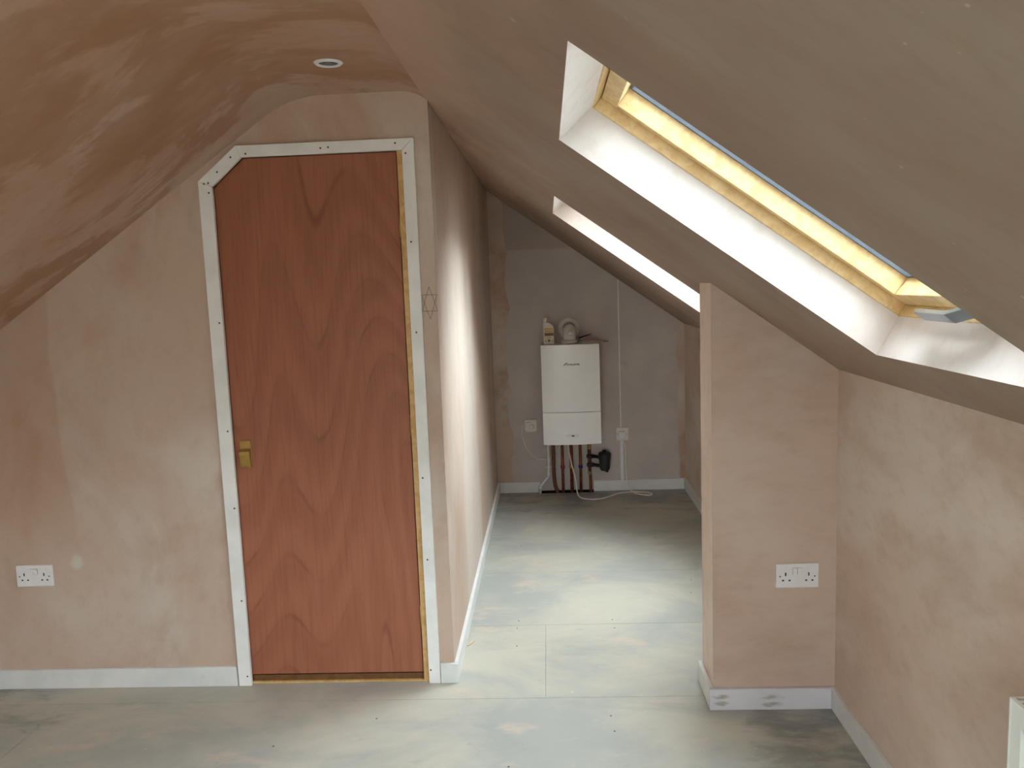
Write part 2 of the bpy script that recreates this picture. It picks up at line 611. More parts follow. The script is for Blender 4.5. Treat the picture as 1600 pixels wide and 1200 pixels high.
def ease(cx, side, a, t, n=10):
    """arc from the flat strip (n=0) to the slope, as (x, z) points"""
    R = t / math.tan(a / 2)
    ox, oz = cx - side * t, ZC - R
    return [(ox + side * R * math.sin(a * k / n), oz + R * math.cos(a * k / n)) for k in range(n + 1)]


inner = ease(XCL, -1, AL, TL_)[::-1] + ease(XCR, 1, AR, TR2)
outer = [(XCR + TR2 * math.cos(AR) + RT * math.sin(AR), ZC - TR2 * math.sin(AR) + RT * math.cos(AR)), (XCR + RT * tr_, ZC + RT),
         (XCL - RT * tl, ZC + RT), (XCL - TL_ * math.cos(AL) - RT * math.sin(AL), ZC - TL_ * math.sin(AL) + RT * math.cos(AL))]
o = prism('ceiling', 'plaster_left', inner + outer, XZ, YR - EXT, YB + EXT)
for p in o.data.polygons:
    p.use_smooth = True
o.data.set_sharp_from_angle(angle=0.35)
tag(o, 'narrow flat plastered ceiling strip between two slopes', 'ceiling', None, 'structure')
xl2 = XL - WT
zl2 = ZC - (XCL - xl2) * math.tan(AL)


# each slope is a slab with skylight openings, built in (s, y, n) and mapped to world
def slope_map(side):
    a = AR if side > 0 else AL
    sl = Vector((side * math.cos(a), 0, -math.sin(a)))
    nv = Vector((side * math.sin(a), 0, math.cos(a)))
    so = Vector((XCR if side > 0 else XCL, 0, ZC))
    return lambda s, y, n: so + sl * s + nv * n + Vector((0, y, 0))


sp3r, sp3l = slope_map(1), slope_map(-1)
S0, S1 = 0.612, 1.556            # opening at the ceiling face, along the slope
HOLES = [(-0.885, -0.075), (1.217, 2.030), (3.315, 4.128)]   # along y
HOLES_L = [(-0.75, 0.063)]  # unseen opening, assumed for the light reaching the knee wall
DS0, DS1, DY0, DY1 = 0.024, -0.010, -0.010, 0.006              # how the opening changes at the frame


def slope_slab(name, mats, sp3, send, start, holes, label):
    bm = bmesh.new()
    scols = [start, S0, S1, send]
    yrows = [YR - EXT]
    for a, b in holes:
        yrows += [a, b]
    yrows.append(YB + EXT)
    grid = {}
    for side, n in ((0, 0.0), (1, RT)):
        for i, s in enumerate(scols):
            for j, y in enumerate(yrows):
                ss, yy = s, y
                if side == 1:
                    ss += (0.0, DS0, DS1, 0.0)[i]
                    if 0 < j < len(yrows) - 1:
                        yy += DY0 if j % 2 == 1 else DY1
                grid[side, i, j] = bm.verts.new(sp3(ss, yy, n))
    for i in range(3):
        for j in range(len(yrows) - 1):
            if not (i == 1 and j % 2 == 1):
                for side in (0, 1):
                    bm.faces.new([grid[side, i, j], grid[side, i + 1, j], grid[side, i + 1, j + 1], grid[side, i, j + 1]])
            else:
                c = [(i, j), (i + 1, j), (i + 1, j + 1), (i, j + 1)]
                for k in range(4):
                    a, b = c[k], c[(k + 1) % 4]
                    f = bm.faces.new((grid[0, a[0], a[1]], grid[0, b[0], b[1]], grid[1, b[0], b[1]], grid[1, a[0], a[1]]))
                    f.material_index = 1
    nj = len(yrows) - 1
    for i in range(3):
        for j in (0, nj):
            bm.faces.new((grid[0, i, j], grid[0, i + 1, j], grid[1, i + 1, j], grid[1, i, j]))
    for j in range(nj):
        for i in (0, 3):
            bm.faces.new((grid[0, i, j], grid[0, i, j + 1], grid[1, i, j + 1], grid[1, i, j]))
    return tag(finish(name, bm, mats), label, 'ceiling', None, 'structure')


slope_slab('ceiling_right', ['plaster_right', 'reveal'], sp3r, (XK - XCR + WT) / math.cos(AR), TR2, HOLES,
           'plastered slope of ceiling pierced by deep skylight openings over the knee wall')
slope_slab('ceiling_left', ['plaster_left', 'reveal'], sp3l, (XCL - XL + WT) / math.cos(AL), TL_, HOLES_L,
           'patchy pink plastered slope of ceiling leaning over the low socket')

ZB = -0.022
PROFILE = [(XL, ZB), (XL, ZL), (XCL, ZC), (XCR, ZC), (XK, ZK), (XK, ZB)]
# door opening (wall hole), chamfered top left
DX0, DX1, DZ = -1.237, -0.487, 2.050
HOLE = [(DX0, 0), (DX0, 1.938), (-1.106, DZ), (DX1, DZ), (DX1, 0)]
front = [(XL, 0), (XL, ZL), (XCL, ZC), (XCR, ZC), (XP, zr(XP)), (XP, 0)] + HOLE[::-1]
o = prism('wall_front', 'plaster_front', front, XZ, YF, YF + 0.10)
st(o, 'pink plastered partition wall around the plywood door')
WALL_FRONT = o
o = prism('wall_passage', 'plaster_passage', [(XP - 0.10, 0), (XP - 0.10, ZC), (XCR, ZC), (XP, zr(XP)), (XP, 0)], XZ, YF + 0.10, YB)
st(o, 'pale plastered side wall of the passage to the boiler')
# the plaster stops short of the floor where the pipes pass
o = prism('wall_back', 'plaster_back', PROFILE + [(0.302, ZB), (0.302, 0.010), (-0.092, 0.010), (-0.092, ZB)], XZ, YB, YB + WT)
box('pipe_cavity', 'void', -0.092, 0.302, YB + 0.07, YB + WT, ZB, 0.010, o)
st(o, 'grey plasterboard end wall behind the boiler')
o = prism('wall_stub', 'plaster_stub', [(XS, 0), (XS, zr(XS)), (XK, ZK), (XK, 0)], XZ, YS, YS + TS)
o.data.materials.append(MAT['plaster_stub_lit'])  # same plaster made paler on the end face, so it looks brighter lit
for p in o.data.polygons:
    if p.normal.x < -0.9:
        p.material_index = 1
st(o, 'short plastered partition stub carrying a double socket')
o = prism('wall_right', 'plaster_knee', [(XK, ZB), (XK, ZK), (XK + WT, zr(XK + WT)), (XK + WT, ZB)], XZ, YR, YB)
st(o, 'low plastered knee wall under the skylights')
o = prism('wall_left', 'plaster_knee', [(XL, ZB), (XL, ZL), (XL - WT, zl2), (XL - WT, ZB)], XZ, YR, YB)
st(o, 'low plastered knee wall under the plain slope')
GX0, GX1, GZ = -1.34, -0.02, 1.905     # glazed doors added in the unseen gable for fill light
o = prism('wall_rear', 'plaster_front', PROFILE + [(GX1, ZB), (GX1, GZ), (GX0, GZ), (GX0, ZB)], XZ, YR - WT, YR)
st(o, 'plastered gable wall facing the door')
fill_doors = empty('window_5_fill', ((GX0 + GX1) / 2, YR - 0.08, 0), 'white framed pair of glazed doors added in the gable wall for fill light', 'glazed doors', None, 'structure')
fy0, fy1 = YR - 0.10, YR - 0.04
for a, b, c, d_ in ((GX0, GX0 + 0.05, 0, GZ), (GX1 - 0.05, GX1, 0, GZ), (GX0 + 0.05, GX1 - 0.05, GZ - 0.05, GZ), (GX0 + 0.05, GX1 - 0.05, 0, 0.05)):
    box('outer_frame', 'plastic', a, b, fy0, fy1, c, d_, fill_doors, 0.003)
gm = (GX0 + GX1) / 2
for a, b in ((GX0 + 0.052, gm - 0.001), (gm + 0.001, GX1 - 0.052)):
    for c in ((a, a + 0.055, 0.052, GZ - 0.052), (b - 0.055, b, 0.052, GZ - 0.052), (a + 0.055, b - 0.055, 0.052, 0.13), (a + 0.055, b - 0.055, GZ - 0.11, GZ - 0.052)):
        box('leaf_frame', 'plastic', c[0], c[1], fy0 + 0.006, fy1 - 0.006, c[2], c[3], fill_doors, 0.003)
    box('glass_pane', 'glass', a + 0.055, b - 0.055, YR - 0.074, YR - 0.070, 0.13, GZ - 0.11, fill_doors)

# floor: dark sub-floor carrying chipboard panels
fl = box('floor', 'void', XL - WT, XK + WT, YR - WT, YB + WT, -0.16, -0.022)
tag(fl, 'dusty grey chipboard floor with visible board joints', 'floor', None, 'structure')
G, GY = 0.0004, 0.0009
rows = [YR, -1.12, -0.46, 0.20, 0.86, 1.53, 2.19, 2.851, 3.500, 4.169, 4.83, YB]
ends = [[-1.1, 0.4], [-0.3], [-1.5, 0.55], [-0.7], [-1.75, 0.2], [-1.15], [-1.9], [-0.052], [-1.2], [-0.9], [-0.8]]
SLOT = (-0.092, 0.302, YB - 0.047)
for i in range(len(rows) - 1):
    xs = [XL] + ends[i] + [XK]
    for a, b in zip(xs, xs[1:]):
        x0, x1, y0, y1 = a + G, b - G, rows[i] + GY, rows[i + 1] - GY
        if i == len(rows) - 2 and a < SLOT[0] and b > SLOT[1]:
            poly = [(x0, y0), (x1, y0), (x1, y1), (SLOT[1], y1), (SLOT[1], SLOT[2]), (SLOT[0], SLOT[2]), (SLOT[0], y1), (x0, y1)]
            prism('floor_panel', 'floor', poly, XY, -0.022, 0.0, fl)
        else:
            prism('floor_panel', 'floor', [(x0, y0), (x1, y0), (x1, y1), (x0, y1)], XY, -0.022, 0.0, fl)
for (x, y) in [(0.251, 3.545), (0.254, 3.455), (-0.175, 3.55), (-0.18, 3.47), (-0.175, 3.29), (0.66, 3.85), (0.69, 4.02),
               (0.71, 3.62), (0.60, 4.72), (0.18, 2.72), (0.185, 2.62), (0.19, 2.40), (0.66, 2.27), (-0.17, 2.42), (-0.17, 2.22),
               (-0.98, 2.55), (-0.66, 2.72), (-0.2, 4.62), (-0.56, 2.35), (0.3, 4.62)]:
    lathe('nail_head', 'nail', [(0.0, 0.0006), (0.0035, 0.0006), (0.004, -0.002), (0, -0.002)], (x, y, 0), (0, 0, 1), fl, 8)


# ---------------------------------------------------------------- skirting boards
def skirt(name, x0, x1, y0, y1, label, mat='skirt', bevel=0.0025):
    o = box(name, mat, x0, x1, y0, y1, 0.0, HB, None, bevel)
    tag(o, label, 'skirting board', None, 'structure')
    return o


skirt('baseboard_front', XL + TB, -1.266, YF - TB, YF, 'white skirting board running up to the door architrave')
skirt('baseboard_corner', -0.459, XP + TB, YF - TB, YF, 'short white skirting block between architrave and passage corner')
skirt('baseboard_passage', XP, XP + TB, YF + 0.001, YB, 'long white skirting along the bright passage wall')
skirt('baseboard_back_left', XP + TB, -0.094, YB - TB, YB, 'white skirting left of the boiler pipes')
skirt('baseboard_back_right', 0.300, XK - TB, YB - TB, YB, 'white skirting right of the boiler pipes')
skirt('baseboard_right_passage', XK - TB, XK, YS + TS + TB, YB, 'white skirting on the knee wall beyond the partition stub')
skirt('baseboard_stub', XS - TB, XK - TB, YS - TB, YS, 'scuffed white skirting on the partition stub below the socket', 'skirt_stub')
skirt('baseboard_stub_end', XS - TB, XS, YS, YS + TS + TB, 'short white skirting on the narrow end of the stub')
skirt('baseboard_stub_rear', XS, XK, YS + TS, YS + TS + TB, 'white skirting on the passage side of the stub')
skirt('baseboard_right', XK - TB, XK, YR, YS, 'white skirting on the knee wall below the radiator')
skirt('baseboard_left', XL, XL + TB, YR, YF, 'white skirting on the far knee wall')

# ---------------------------------------------------------------- door, lining and architrave
YT = YF - 0.016
d = empty('door_1', (-0.87, YF + 0.02, 0.0), 'reddish brown plywood door with a cut-off top corner', 'door', None, 'structure')
DL, DR = -1.2135, -0.5315
prism('door_leaf', 'door', [(DL, 0.036), (DL, 1.922), (-1.094, 2.026), (DR, 2.026), (DR, 0.036)], XZ, YF + 0.010, YF + 0.050, d, 0.0015)
# lining of bare pine
for poly in ([(DX0, 0), (DX0, 1.938), (-1.2180, 1.927), (-1.2180, 0)],
             [(DX0, 1.938), (-1.106, DZ), (-1.098, 2.031), (-1.2180, 1.927)],
             [(-1.106, DZ), (DX1, DZ), (DX1, 2.031), (-1.098, 2.031)],
             [(-0.5270, 0), (-0.5270, 2.031), (DX1, 2.031), (DX1, 0)]):
    prism('lining', 'pine', poly, XZ, YF + 0.0005, YF + 0.10, d)
box('threshold', 'dark_wood', -1.2180, -0.5270, YF + 0.016, YF + 0.085, 0.0, 0.030, d, 0.002)
box('threshold_strip', 'pine', -1.2180, -0.5270, YF + 0.004, YF + 0.0155, 0.0, 0.007, d, 0.001)
# stop behind the leaf
for x0, x1 in ((-1.2180, -1.200), (-0.545, -0.5270)):
    box('door_stop', 'pine', x0, x1, YF + 0.054, YF + 0.07, 0.030, 1.90, d)
for z in (0.27, 1.02, 1.76):
    h = box('hinge', 'brass', -0.5325, -0.5265, YF + 0.004, YF + 0.0095, z - 0.038, z + 0.038, d, 0.001)
    tube('hinge_pin', 'brass', [(-0.5295, YF + 0.004, z - 0.04), (-0.5295, YF + 0.004, z + 0.04)], 0.0035, h, 10)
hd = box('handle_plate', 'brass', -1.1905, -1.1475, YF + 0.0055, YF + 0.0100, 0.872, 0.979, d, 0.0015)
bm = bmesh.new()
prof = [(YF + 0.0055, 0.944), (YF - 0.006, 0.946), (YF - 0.012, 0.938), (YF - 0.0125, 0.926), (YF - 0.005, 0.878), (YF + 0.000, 0.874), (YF + 0.0055, 0.876)]
bm_prism(bm, prof, YZ, -1.188, -1.149, 0.0015)
lv = finish('latch_grip', bm, 'brass', hd)
tube('latch_stem', 'brass', [(-1.1475, YF - 0.002, 0.932), (-1.193, YF - 0.002, 0.932)], 0.004, hd, 10)

# architrave pieces, mitred
TOL, TOR, TOT = -1.2605, -0.4610, 2.0690   # outer
TIL, TIR, TIT = -1.2095, -0.5055, 2.0265   # inner
tr = empty('trim_1', (-0.86, YT, 0.0), 'white primed architrave nailed around the cut-corner door', 'architrave', None, 'structure')
pieces = [[(TOL, 0), (TOL, 1.947), (TIL, 1.927), (TIL, 0)],
          [(TOL, 1.947), (-1.112, TOT), (-1.095, TIT), (TIL, 1.927)],
          [(-1.112, TOT), (TOR, TOT), (TIR, TIT), (-1.095, TIT)],
          [(TOR, TOT), (TOR, 0), (TIR, 0), (TIR, TIT)]]
arch = []
for poly in pieces:
    # open the mitre by a hair so that the joint reads
    cx = sum(p[0] for p in poly) / 4
    cz = sum(p[1] for p in poly) / 4
    ax = 1 - 0.0006 / max(0.02, abs(max(p[0] for p in poly) - min(p[0] for p in poly)))
    az = 1 - 0.0012 / abs(max(p[1] for p in poly) - min(p[1] for p in poly))
    q = [(cx + (p[0] - cx) * ax, cz + (p[1] - cz) * az) for p in poly]
    arch.append(prism('architrave_board', 'primer', q, XZ, YT, YF, tr, 0.0012))
nails = [(0, -1.222, 1.905), (0, -1.238, 1.938), (0, -1.222, 1.43), (0, -1.224, 1.02), (0, -1.222, 0.72), (0, -1.223, 0.35), (0, -1.224, 0.04),
         (1, -1.222, 1.940), (1, -1.186, 1.978), (1, -1.132, 2.028),
         (2, -1.076, 2.038), (2, -0.80, 2.046), (2, -0.772, 2.048), (2, -0.528, 2.052),
         (3, -0.492, 2.015), (3, -0.488, 1.70), (3, -0.486, 1.37), (3, -0.490, 0.82), (3, -0.488, 0.50), (3, -0.497, 0.055)]
for k, x, z in nails:
    lathe('nail_head', 'nail', [(0, 0.0006), (0.0032, 0.0006), (0.0042, -0.001), (0, -0.001)], (x, YT, z), (0, -1, 0), arch[k], 8)

# pencil star sketched on the plaster beside the architrave
bm = bmesh.new()
cx, cz, rr = -0.4335, 1.476, 0.060


def stroke(p, q):
    bm_tube(bm, [(p[0], YF - 0.0003, p[1]), (q[0], YF - 0.0003, q[1])], 0.0008, 5)


ptsu = [(cx + 0.55 * rr * math.cos(a), cz + rr * math.sin(a)) for a in (math.pi / 2, math.pi * 7 / 6, math.pi * 11 / 6)]
ptsd = [(cx + 0.55 * rr * math.cos(a), cz + rr * math.sin(a)) for a in (-math.pi / 2, math.pi / 6, math.pi * 5 / 6)]
for tri in (ptsu, ptsd):
    for i in range(3):
        stroke(tri[i], tri[(i + 1) % 3])
o = finish('pencil_star', bm, 'pencil', WALL_FRONT)

# ---------------------------------------------------------------- skylights
def skylight(name, hole, label, handle=False, sp3=sp3r):
    y0, y1 = hole[0] + DY0, hole[1] + DY1
    s0, s1 = S0 + DS0, S1 + DS1
    yc = (y0 + y1) / 2
    base = sp3((s0 + s1) / 2, yc, RT)
    w = empty(name, base, label, 'skylight', None, 'structure')

    def sbox(nm, mat, a0, a1, b0, b1, n0, n1, parent=w, bevel=0.002):
        bm = bmesh.new()
        bm_box(bm, a0, a1, b0, b1, n0, n1, bevel)
        for v in bm.verts:
            v.co = sp3(v.co.x, v.co.y, v.co.z)
        return finish(nm, bm, mat, parent)

    FW, FN = 0.045, 0.205        # fixed frame
    p = 0.004
    sbox('frame_rail', 'lacquer', s0 - FW, s0 + p, y0 - FW, y1 + FW, RT, FN)
    sbox('frame_rail', 'lacquer', s1 - p, s1 + FW, y0 - FW, y1 + FW, RT, FN)
    sbox('frame_stile', 'lacquer', s0 + p, s1 - p, y0 - FW, y0 + p, RT, FN)
    sbox('frame_stile', 'lacquer', s0 + p, s1 - p, y1 - p, y1 + FW, RT, FN)
    # sash inside the frame
    g = 0.003
    a0, a1, b0, b1 = s0 + p + g, s1 - p - g, y0 + p + g, y1 - p - g
    SW, N0, N1 = 0.044, 0.137, 0.200
    sbox('sash_rail', 'lacquer', a0, a0 + SW, b0, b1, N0, N1)
    sbox('sash_rail', 'lacquer', a1 - SW, a1, b0, b1, N0, N1)
    sd = 0.026
    sbox('sash_stile', 'lacquer', a0 + SW, a1 - SW, b0, b0 + sd, N0, N1)
    sbox('sash_stile', 'lacquer', a0 + SW, a1 - SW, b1 - sd, b1, N0, N1)
    ga0, ga1, gb0, gb1 = a0 + SW, a1 - SW, b0 + sd, b1 - sd
    for q in ((ga0, ga0 + 0.007, gb0, gb1), (ga1 - 0.007, ga1, gb0, gb1), (ga0, ga1, gb0, gb0 + 0.007), (ga0, ga1, gb1 - 0.007, gb1)):
        sbox('glazing_bead', 'gasket', q[0], q[1], q[2], q[3], 0.186, 0.194, w, 0.0)
    sbox('glass_pane', 'glass', ga0, ga1, gb0, gb1, 0.1945, 0.1985, w, 0.0)
    # metal cladding outside
    for q in ((s0 - FW - 0.02, a0 + SW, y0 - FW - 0.02, y1 + FW + 0.02), (a1 - SW, s1 + FW + 0.02, y0 - FW - 0.02, y1 + FW + 0.02),
              (a0 + SW, a1 - SW, y0 - FW - 0.02, b0 + sd), (a0 + SW, a1 - SW, b1 - sd, y1 + FW + 0.02)):
        sbox('cladding', 'alu', q[0], q[1], q[2], q[3], FN + 0.001, FN + 0.014, w, 0.002)
    if handle:
        # cranked lever on the lower sash rail
        h = sbox('handle_mount', 'alu', a1 - 0.040, a1 - 0.006, yc - 0.075, yc - 0.020, 0.112, N0 - 0.001, w, 0.002)
        prof = [(1.812, 0.086), (1.676, 0.086), (1.560, 0.118), (1.560, 0.128), (1.673, 0.097), (1.812, 0.097)]
        bm = bmesh.new()
        bm_prism(bm, prof, lambda y, n, s: tuple(sp3(s, y, n)), 1.482, 1.514, 0.0015)
        finish('handle_lever', bm, 'alu', h)
    return w


skylight('window_1', HOLES[1], 'pine framed skylight with a grey lever handle above the knee wall', True)
skylight('window_2', HOLES[2], 'pine framed skylight over the passage beyond the partition stub')
skylight('window_3', HOLES[0], 'pine framed skylight near the gable end of the room')
skylight('window_4', HOLES_L[0], 'unseen pine framed skylight added in the opposite slope, across from the radiator', False, sp3l)



# ---------------------------------------------------------------- electrical fittings
def double_socket(x0, z0, yw, label, tilt, flush):
    W, H, D = 0.147, 0.087, 0.010
    t = empty('double_socket', (x0 + W / 2, yw, z0), label, 'socket', 'white double sockets')
    pl = box('face_plate', 'plastic', x0, x0 + W, yw - D, yw, z0, z0 + H, t, 0.003, 3)
    yf = yw - D
    for fx in (0.225, 0.765):
        box('pin_slot', 'slot', x0 + fx * W - 0.0022, x0 + fx * W + 0.0022, yf - 0.0004, yf + 0.003, z0 + 0.50 * H, z0 + 0.64 * H, pl)
    for fx in (0.165, 0.318, 0.705, 0.850):
        box('pin_slot', 'slot', x0 + fx * W - 0.0034, x0 + fx * W + 0.0034, yf - 0.0004, yf + 0.003, z0 + 0.285 * H, z0 + 0.345 * H, pl)
    for fx in (0.095, 0.905):
        sc = lathe('screw', 'nail', [(0, 0.0008), (0.0025, 0.0008), (0.003, -0.001), (0, -0.001)], (x0 + fx * W, yf, z0 + 0.48 * H), (0, -1, 0), pl, 10)
    for k, (fa, fb) in enumerate(((0.395, 0.490), (0.505, 0.600))):
        bm = bmesh.new()
        dz = 0.006 if flush else 0.0
        a, b = z0 + 0.57 * H, z0 + 0.83 * H
        if flush:
            pr = [(yf, a), (yf - 0.0035, a), (yf - 0.0022, b), (yf, b)]
        elif k == 0:
            pr = [(yf, a), (yf - 0.007, a), (yf - 0.0015, b), (yf, b)]
        else:
            pr = [(yf, a), (yf - 0.0015, a), (yf - 0.007, b), (yf, b)]
        bm_prism(bm, pr, YZ, x0 + fa * W, x0 + fb * W)
        rk = finish('switch_rocker', bm, 'plastic', t)
        box('rocker_gap', 'gap', x0 + fa * W - 0.0007, x0 + fb * W + 0.0007, yf - 0.0005, yf + 0.001, a - 0.0007, b + 0.0007, rk)
    return t


double_socket(-2.118, 0.422, YF, 'white double socket with tilted switches low on the wall beside a filler dab', True, False)
double_socket(0.766, 0.447, YS, 'white double socket with flat switches on the short partition stub', False, True)

# downlight
dl = empty('downlight', (-0.653, 2.584, ZC), 'small round white recessed spotlight in the flat ceiling strip', 'downlight')
lathe('bezel', 'plastic', [(0.029, 0.0), (0.030, 0.004), (0.034, 0.0062), (0.041, 0.005), (0.0455, 0.001), (0.0455, 0.0), (0.029, 0.0)], (-0.653, 2.584, ZC), (0, 0, -1), dl)
lathe('reflector', 'reflector', [(0.029, 0.0008), (0.020, 0.0012), (0.0, 0.0014), (0, 0.0002), (0.029, 0.0002)], (-0.653, 2.584, ZC), (0, 0, -1), dl)
lathe('lamp_lens', 'lens', [(0.0, 0.0045), (0.012, 0.004), (0.018, 0.0016), (0, 0.0014)], (-0.653, 2.584, ZC), (0, 0, -1), dl)

# ---------------------------------------------------------------- boiler and what stands on it
BX0, BX1, BZ0, BZ1, BY = -0.055, 0.346, 0.413, 1.108, YB - 0.300
bo = empty('wall_boiler', (0.1455, YB, BZ0), 'white gas boiler hung on the grey end wall', 'boiler')
box('casing', 'boiler_side', BX0 + 0.002, BX1 - 0.002, BY + 0.012, YB, BZ0 + 0.004, BZ1 - 0.001, bo, 0.004)


def bowed(name, z0, z1, lift=0.0):
    """front panel, gently bowed in plan"""
    pts = []
    N = 14
    for i in range(N + 1):
        u = i / N
        x = BX0 + u * (BX1 - BX0)
        pts.append((x, BY - 0.022 * (1 - (2 * u - 1) ** 2) - lift))
    pts += [(BX1, BY + 0.012), (BX0, BY + 0.012)]
    bm = bmesh.new()
    bm_prism(bm, pts, XY, z0, z1)
    es = [e for e in bm.edges if abs(e.verts[0].co.z - e.verts[1].co.z) < 1e-6 and min(e.verts[0].co.y, e.verts[1].co.y) < BY + 0.005]
    bmesh.ops.bevel(bm, geom=es, offset=0.003, segments=2, affect='EDGES', profile=0.5)
    return finish(name, bm, 'boiler', bo)


up_ = bowed('upper_panel', 0.6415, BZ1)
lo_ = bowed('lower_panel', BZ0, 0.6375, 0.001)


def text(name, body, size, loc, mat, parent, align='LEFT', shear=0.0):
    cu = bpy.data.curves.new(name, 'FONT')
    cu.body = body
    cu.size = size
    cu.align_x = align
    cu.extrude = 0.0002
    cu.offset = 0.0005
    cu.shear = shear
    ob = bpy.data.objects.new(name, cu)
    COL.objects.link(ob)
    dg = bpy.context.evaluated_depsgraph_get()
    me = bpy.data.meshes.new_from_object(ob.evaluated_get(dg))
    bpy.data.objects.remove(ob)
    bpy.data.curves.remove(cu)
    bm = bmesh.new()
    bm.from_mesh(me)
    bpy.data.meshes.remove(me)
    for v in bm.verts:
        v.co = Vector((loc[0] + v.co.x, loc[1] - v.co.z, loc[2] + v.co.y))
    return finish(name, bm, mat, parent)


ly = BY - 0.0222
text('lettering', 'WORCESTER', 0.0155, (0.118, ly, 0.9665), 'print', up_)
bm = bmesh.new()
bm_prism(bm, [(0.097, 0.9665), (0.104, 0.9665), (0.113, 0.975), (0.128, 0.985), (0.124, 0.9865), (0.112, 0.982)], XZ, ly - 0.0006, ly + 0.0006)
finish('emblem', bm, 'print', up_)
# oval finger scoop and small display on the drop-down panel
sc = bmesh.new()
bm_lathe(sc, [(0.0, 0.004), (0.6, 0.0036), (0.9, 0.002), (1.0, 0.0)], (0, 0, 0), (0, -1, 0), 28)
for v in sc.verts:
    v.co = Vector((0.146 + v.co.x * 0.046, BY - 0.0225 + v.co.y, 0.474 + v.co.z * 0.014))
scoop = finish('finger_scoop', sc, 'boiler', lo_, True)
box('display', 'slot', 0.140, 0.160, BY - 0.0275, BY - 0.0240, 0.472, 0.480, scoop, 0.001)

# bottle of inhibitor
bx, by, bz = 0.004, YB - 0.205, BZ1
bt = empty('chemical_bottle', (bx, by, bz), 'white plastic bottle with an ochre and black label on top of the boiler', 'bottle')
prof = [(-0.038, 0.004), (-0.035, 0.0), (0.035, 0.0), (0.038, 0.004), (0.039, 0.110), (0.034, 0.128), (0.020, 0.142), (0.004, 0.150),
        (-0.001, 0.153), (-0.036, 0.153), (-0.0385, 0.140)]
bm = bmesh.new()
bm_prism(bm, [(bx + a, bz + b) for a, b in prof], XZ, by - 0.026, by + 0.026, 0.004)
finish('body', bm, 'bottle', bt)
lathe('cap', 'bottle', [(0.0, 0.0), (0.0175, 0.0), (0.0175, 0.030), (0.0155, 0.033), (0, 0.033)], (bx - 0.0195, by, bz + 0.153), (0, 0, 1), bt, 20)
lab = box('label', 'label', bx - 0.030, bx + 0.033, by - 0.0272, by - 0.0262, bz + 0.012, bz + 0.116, bt)
fy0, fy1 = by - 0.0277, by - 0.0273
box('label_band', 'label_y', bx - 0.026, bx + 0.032, fy0, fy1, bz + 0.101, bz + 0.114, lab)
box('label_band', 'label_b', bx - 0.028, bx + 0.033, fy0, fy1, bz + 0.060, bz + 0.079, lab)
box('label_band', 'label_y', bx - 0.028, bx + 0.033, fy0, fy1, bz + 0.079, bz + 0.083, lab)
for k in range(5):
    box('label_mark', 'print', bx - 0.022 + k * 0.0105, bx - 0.015 + k * 0.0105, fy0, fy1, bz + 0.089, bz + 0.095, lab)
for k in range(3):
    box('label_mark', 'label_b', bx - 0.010 + k * 0.010, bx - 0.003 + k * 0.010, fy0, fy1, bz + 0.047, bz + 0.051, lab)
box('label_mark', 'print', bx - 0.006, bx + 0.009, fy0, fy1, bz + 0.020, bz + 0.035, lab)
box('label_mark', 'label_y', bx - 0.026, bx - 0.016, fy0, fy1, bz + 0.020, bz + 0.030, lab)
box('label_mark', 'label_y', bx + 0.018, bx + 0.031, fy0, fy1, bz + 0.020, bz + 0.030, lab)

# flue elbow with round wall collar
fx, fy, fz = 0.150, YB - 0.15, BZ1
fe = empty('flue_elbow', (fx, fy, fz), 'cream flue elbow with a round collar rising from the boiler top', 'flue')
pth = [(fx, fy - 0.010, fz), (fx, fy - 0.010, fz + 0.040)]
for k in range(1, 9):
    a = math.pi / 2 * k / 8
    pth.append((fx, fy - 0.010 + 0.045 * (1 - math.cos(a)), fz + 0.040 + 0.045 * math.sin(a)))
pth.append((fx, YB - 0.030, fz + 0.085))
tube('elbow', 'plastic_cream', pth, 0.046, fe, 24)
lathe('base_ring', 'plastic_cream', [(0.047, 0.0), (0.060, 0.0), (0.060, 0.018), (0.054, 0.024), (0.047, 0.024), (0.047, 0.0)], (fx, fy - 0.010, fz), (0, 0, 1), fe, 28)
lathe('wall_collar', 'plastic_cream', [(0.046, 0.0), (0.080, 0.0), (0.080, 0.010), (0.072, 0.022), (0.060, 0.026), (0.046, 0.020)], (fx, YB - 0.0005, fz + 0.096), (0, -1, 0), fe, 36)
tp = lathe('test_cap', 'plastic', [(0.0, 0.010), (0.008, 0.010), (0.010, 0.007), (0.016, 0.006), (0.018, 0.0), (0, 0.0)], (fx + 0.004, fy - 0.052, fz + 0.070), (0, -1, 0.15), fe, 20)

# leaflets lying on the boiler, overhanging its side
def sheet(pts, z, th, label, mat='paper', bend=0.0):
    bm = bmesh.new()
    bm_prism(bm, pts, XY, z, z + th)
    o = finish('paper_leaflet', bm, mat)
    return tag(o, label, 'leaflet', 'leaflets on the boiler')


sheet([(0.222, YB - 0.250), (0.405, YB - 0.265), (0.428, YB - 0.110), (0.240, YB - 0.095)], BZ1 + 0.0002, 0.007, 'lowest pale leaflet, overhanging the side of the boiler')
sheet([(0.226, YB - 0.235), (0.380, YB - 0.215), (0.362, YB - 0.075), (0.222, YB - 0.095)], BZ1 + 0.0075, 0.006, 'middle pale leaflet of the pile on the boiler')
bm = bmesh.new()
v = [bm.verts.new(p) for p in ((0.224, YB - 0.215, BZ1 + 0.016), (0.330, YB - 0.200, BZ1 + 0.014), (0.350, YB - 0.060, BZ1 + 0.022), (0.230, YB - 0.070, BZ1 + 0.046))]
w = [bm.verts.new(q.co + Vector((0, 0, 0.003))) for q in v]
bm.faces.new(v)
bm.faces.new(w[::-1])
for i in range(4):
    bm.faces.new((v[i], v[(i + 1) % 4], w[(i + 1) % 4], w[i]))
